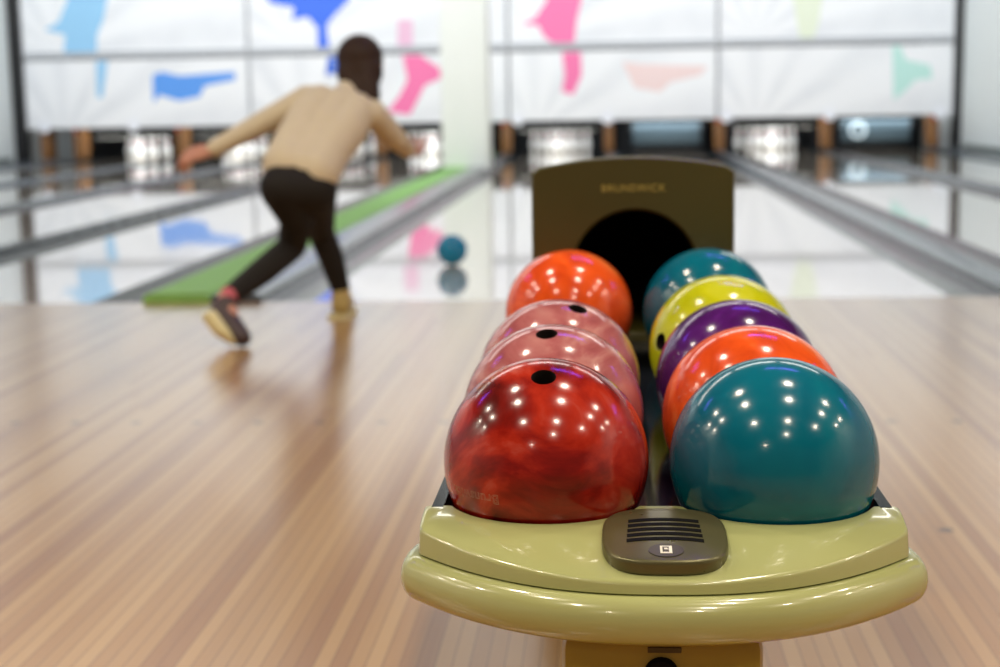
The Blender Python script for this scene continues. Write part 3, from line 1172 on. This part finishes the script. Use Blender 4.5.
SH_L, EL_L, WR_L = V(-1.178, 5.925, 0.893), V(-1.375, 5.900, 0.795), V(-1.548, 5.850, 0.704)
SH_R, EL_R, WR_R = V(-0.925, 5.955, 0.835), V(-0.850, 6.090, 0.728), V(-0.822, 6.235, 0.678)
LAT = (SH_R - SH_L).normalized()
HIP_A, TH_A, KN_A, CF_A, AN_A = V(-1.218, 5.620, 0.560), V(-1.190, 5.705, 0.440), V(-1.232, 5.790, 0.325), V(-1.312, 5.620, 0.250), V(-1.412, 5.428, 0.165)
HIP_B, TH_B, KN_B, CF_B, AN_B = V(-1.112, 5.665, 0.555), V(-1.135, 5.850, 0.450), V(-1.160, 6.020, 0.365), V(-1.128, 6.060, 0.250), V(-1.098, 6.095, 0.100)
TORSO = [(V(-1.165, 5.655, 0.600), 0.045, 0.088), (V(-1.135, 5.750, 0.700), 0.050, 0.086), (V(-1.085, 5.860, 0.800), 0.070, 0.082), (V(-1.055, 5.920, 0.862), 0.072, 0.066)]
NECK, HEADC = V(-1.000, 6.015, 0.945), V(-0.985, 6.080, 1.045)


def torso(bm, grow=0.0, rows_=TORSO):
    for sgn in (-1, 0, 1):
        chain(bm, [(c + LAT * w * sgn, r + grow) for c, w, r in rows_])
    chain(bm, [(rows_[-1][0] - LAT * 0.02, 0.062 + grow), (SH_L, 0.050 + grow)])
    chain(bm, [(rows_[-1][0] + LAT * 0.02, 0.062 + grow), (SH_R, 0.050 + grow)])


def hand(bm, wrist, along, across, curl):
    """palm, four unequal bent fingers and a thumb leaving the side of the palm"""
    a = Vector(along).normalized()
    c = Vector(across)
    c = (c - a * c.dot(a)).normalized()
    d = Vector(curl)
    d = (d - a * d.dot(a) - c * d.dot(c)).normalized()
    lens = (0.062, 0.072, 0.067, 0.052)
    for k in range(4):
        o_ = c * (0.029 - 0.0193 * k)
        kn = wrist + a * (0.088 - 0.004 * abs(k - 1)) + o_
        chain(bm, [(wrist + o_ * 0.5, 0.015), (wrist + a * 0.05 + o_ * 0.9, 0.0135), (kn, 0.0105)])
        m1 = kn + a * lens[k] * 0.48 + d * 0.012 + o_ * 0.12
        m2 = m1 + a * lens[k] * 0.26 + d * 0.020
        m3 = m2 + a * lens[k] * 0.10 + d * 0.020
        chain(bm, [(kn, 0.0102), (m1, 0.0090), (m2, 0.0082), (m3, 0.0072)])
    t0 = wrist + a * 0.022 + c * 0.022
    t1 = wrist + a * 0.052 + c * 0.050 + d * 0.010
    t2 = wrist + a * 0.082 + c * 0.058 + d * 0.018
    t3 = wrist + a * 0.100 + c * 0.054 + d * 0.024
    chain(bm, [(t0, 0.0150), (t1, 0.0120), (t2, 0.0102), (t3, 0.0085)])


bm = bmesh.new()
torso(bm, -0.014)
chain(bm, [(TORSO[-1][0] + V(0.02, 0.03, 0.02), 0.055), (NECK, 0.047), (V(-0.988, 6.060, 0.985), 0.045)])
ellipsoid(bm, HEADC, (0.074, 0.092, 0.092))                             # skull
ellipsoid(bm, (-0.985, 6.116, 0.992), (0.054, 0.056, 0.056))            # jaw and cheeks
ellipsoid(bm, (-0.985, 6.148, 0.954), (0.022, 0.020, 0.017))            # chin
ellipsoid(bm, (-0.985, 6.178, 1.010), (0.012, 0.018, 0.022), (0.35, 0, 0))   # nose
ellipsoid(bm, (-0.985, 6.148, 1.063), (0.050, 0.026, 0.012))            # brow
for sx in (-1, 1):
    ellipsoid(bm, (-0.985 + 0.076 * sx, 6.085, 1.025), (0.011, 0.020, 0.030), (0, 0, -0.4 * sx))   # ears
chain(bm, [(SH_L, 0.045), (EL_L, 0.034), (WR_L, 0.023)])
chain(bm, [(SH_R, 0.045), (EL_R, 0.034), (WR_R, 0.023)])
hand(bm, WR_L, (-0.96, -0.12, -0.22), (0.05, 0.75, 0.62), (0.15, 0.4, -1))
hand(bm, WR_R, (0.10, 1.0, -0.05), (-0.95, 0.0, 0.30), (0.2, 0.2, 1))
chain(bm, [(HIP_A, 0.080), (TH_A, 0.060), (KN_A, 0.048), (CF_A, 0.045), (AN_A, 0.030)])
chain(bm, [(HIP_B, 0.080), (TH_B, 0.060), (KN_B, 0.048), (CF_B, 0.045), (AN_B, 0.030)])
chain(bm, [(HIP_A, 0.080), (HIP_B, 0.080)])
chain(bm, [(AN_A, 0.032), (V(-1.378, 5.385, 0.085), 0.030), (V(-1.342, 5.375, 0.040), 0.022)])
chain(bm, [(AN_B, 0.032), (V(-1.103, 6.185, 0.055), 0.028), (V(-1.108, 6.280, 0.038), 0.018)])
person = fuse('person', bm, M['skin'], None, 0.0040, 3)
tag(person, 'person in cream sweater and black leggings, bent forward after bowling a ball', 'person')

bm = bmesh.new()
SW = [(V(-1.160, 5.672, 0.632), 0.050, 0.092), (V(-1.135, 5.750, 0.705), 0.056, 0.087), TORSO[2], TORSO[3]]
torso(bm, 0.008, SW)
chain(bm, [(TORSO[-1][0] + V(0.01, 0.015, 0.01), 0.066), (V(-1.018, 5.985, 0.918), 0.058)])
chain(bm, [(SH_L, 0.058), (EL_L, 0.046), (WR_L + V(0.012, 0.003, 0.006), 0.036)])
chain(bm, [(SH_R, 0.058), (EL_R, 0.046), (WR_R + V(-0.002, -0.012, 0.004), 0.036)])
fuse('sweater', bm, M['sweater'], person, 0.0055, 6)

bm = bmesh.new()
chain(bm, [(HIP_A, 0.092), (TH_A, 0.069), (KN_A, 0.056), (CF_A, 0.053), (V(-1.392, 5.466, 0.183), 0.041)])
chain(bm, [(HIP_B, 0.090), (TH_B, 0.069), (KN_B, 0.056), (CF_B, 0.053), (V(-1.101, 6.092, 0.125), 0.041)])
chain(bm, [(HIP_A + V(0, -0.01, 0.01), 0.090), (HIP_B + V(0, -0.01, 0.005), 0.086)])
chain(bm, [(V(-1.185, 5.655, 0.610), 0.092), (V(-1.130, 5.665, 0.605), 0.090)])
fuse('leggings', bm, M['leggings'], person, 0.0055, 6)

bm = bmesh.new()
ellipsoid(bm, (-0.985, 6.060, 1.056), (0.094, 0.096, 0.094))
ellipsoid(bm, (-0.981, 6.022, 0.998), (0.094, 0.064, 0.088))
chain(bm, [(V(-1.020, 6.005, 0.985), 0.050), (V(-0.985, 5.972, 0.925), 0.040)])
chain(bm, [(V(-0.955, 6.005, 0.980), 0.052), (V(-0.938, 5.972, 0.905), 0.046), (V(-0.930, 5.958, 0.868), 0.030)])
hair = fuse('hair', bm, M['hair'], person, 0.006, 5)
for sx in (-0.030, 0.030):
    bm = bmesh.new()
    bmesh.ops.create_uvsphere(bm, u_segments=12, v_segments=8, radius=0.011)
    bmesh.ops.translate(bm, verts=bm.verts, vec=(-0.985 + sx, 6.157, 1.038))
    ey = obj('eye', bm, M['eye_white'], person, smooth=180)
    bm = bmesh.new()
    bmesh.ops.create_uvsphere(bm, u_segments=12, v_segments=8, radius=0.0055)
    bmesh.ops.translate(bm, verts=bm.verts, vec=(-0.985 + sx, 6.1635, 1.037))
    obj('iris', bm, M['hair'], ey, smooth=180)
bm = bmesh.new()
bmesh.ops.create_uvsphere(bm, u_segments=12, v_segments=8, radius=1.0)
bmesh.ops.scale(bm, verts=bm.verts, vec=(0.022, 0.008, 0.006))
bmesh.ops.translate(bm, verts=bm.verts, vec=(-0.985, 6.166, 0.978))
obj('mouth', bm, M['lip'], person, smooth=180)

# shoes
bm = bmesh.new()
chain(bm, [(V(-1.408, 5.425, 0.148), 0.042), (V(-1.428, 5.396, 0.118), 0.040), (V(-1.385, 5.385, 0.078), 0.043), (V(-1.336, 5.352, 0.036), 0.034)])
sh = fuse('shoe', bm, M['shoe_dark'], person, 0.005, 4)
sh['label'] = 'dark shoe of the trailing foot, heel raised'
bm = bmesh.new()
chain(bm, [(V(-1.466, 5.372, 0.108), 0.022), (V(-1.424, 5.352, 0.060), 0.021), (V(-1.372, 5.352, 0.022), 0.016)])
chain(bm, [(V(-1.446, 5.358, 0.116), 0.022), (V(-1.404, 5.342, 0.064), 0.021), (V(-1.358, 5.345, 0.022), 0.016)])
fuse('sole', bm, M['sole'], sh, 0.005, 4)
bm = bmesh.new()
chain(bm, [(V(-1.403, 5.445, 0.176), 0.037), (V(-1.412, 5.422, 0.150), 0.037)])
fuse('sock', bm, M['sock'], person, 0.005, 4)
bm = bmesh.new()
chain(bm, [(V(-1.098, 6.092, 0.108), 0.040), (V(-1.099, 6.080, 0.052), 0.040), (V(-1.103, 6.180, 0.055), 0.042), (V(-1.108, 6.282, 0.040), 0.030)])
sh = fuse('shoe', bm, M['shoe_tan'], person, 0.005, 4)
sh['label'] = 'tan shoe of the sliding front foot'
bm = bmesh.new()
pts = [(-1.148, 6.04), (-1.100, 6.028), (-1.056, 6.04), (-1.054, 6.15), (-1.060, 6.28), (-1.085, 6.320), (-1.130, 6.320), (-1.154, 6.28), (-1.150, 6.15)]
pts = chaikin(pts + [pts[0]], 2)[:-1]
a = [bm.verts.new((x, y, 0.001)) for x, y in pts]
b = [bm.verts.new((x, y, 0.018)) for x, y in pts]
grid_faces(bm, [a, b], True)
bm.faces.new(a[::-1])
bm.faces.new(b)
obj('sole', bm, M['sole'], sh, smooth=40)
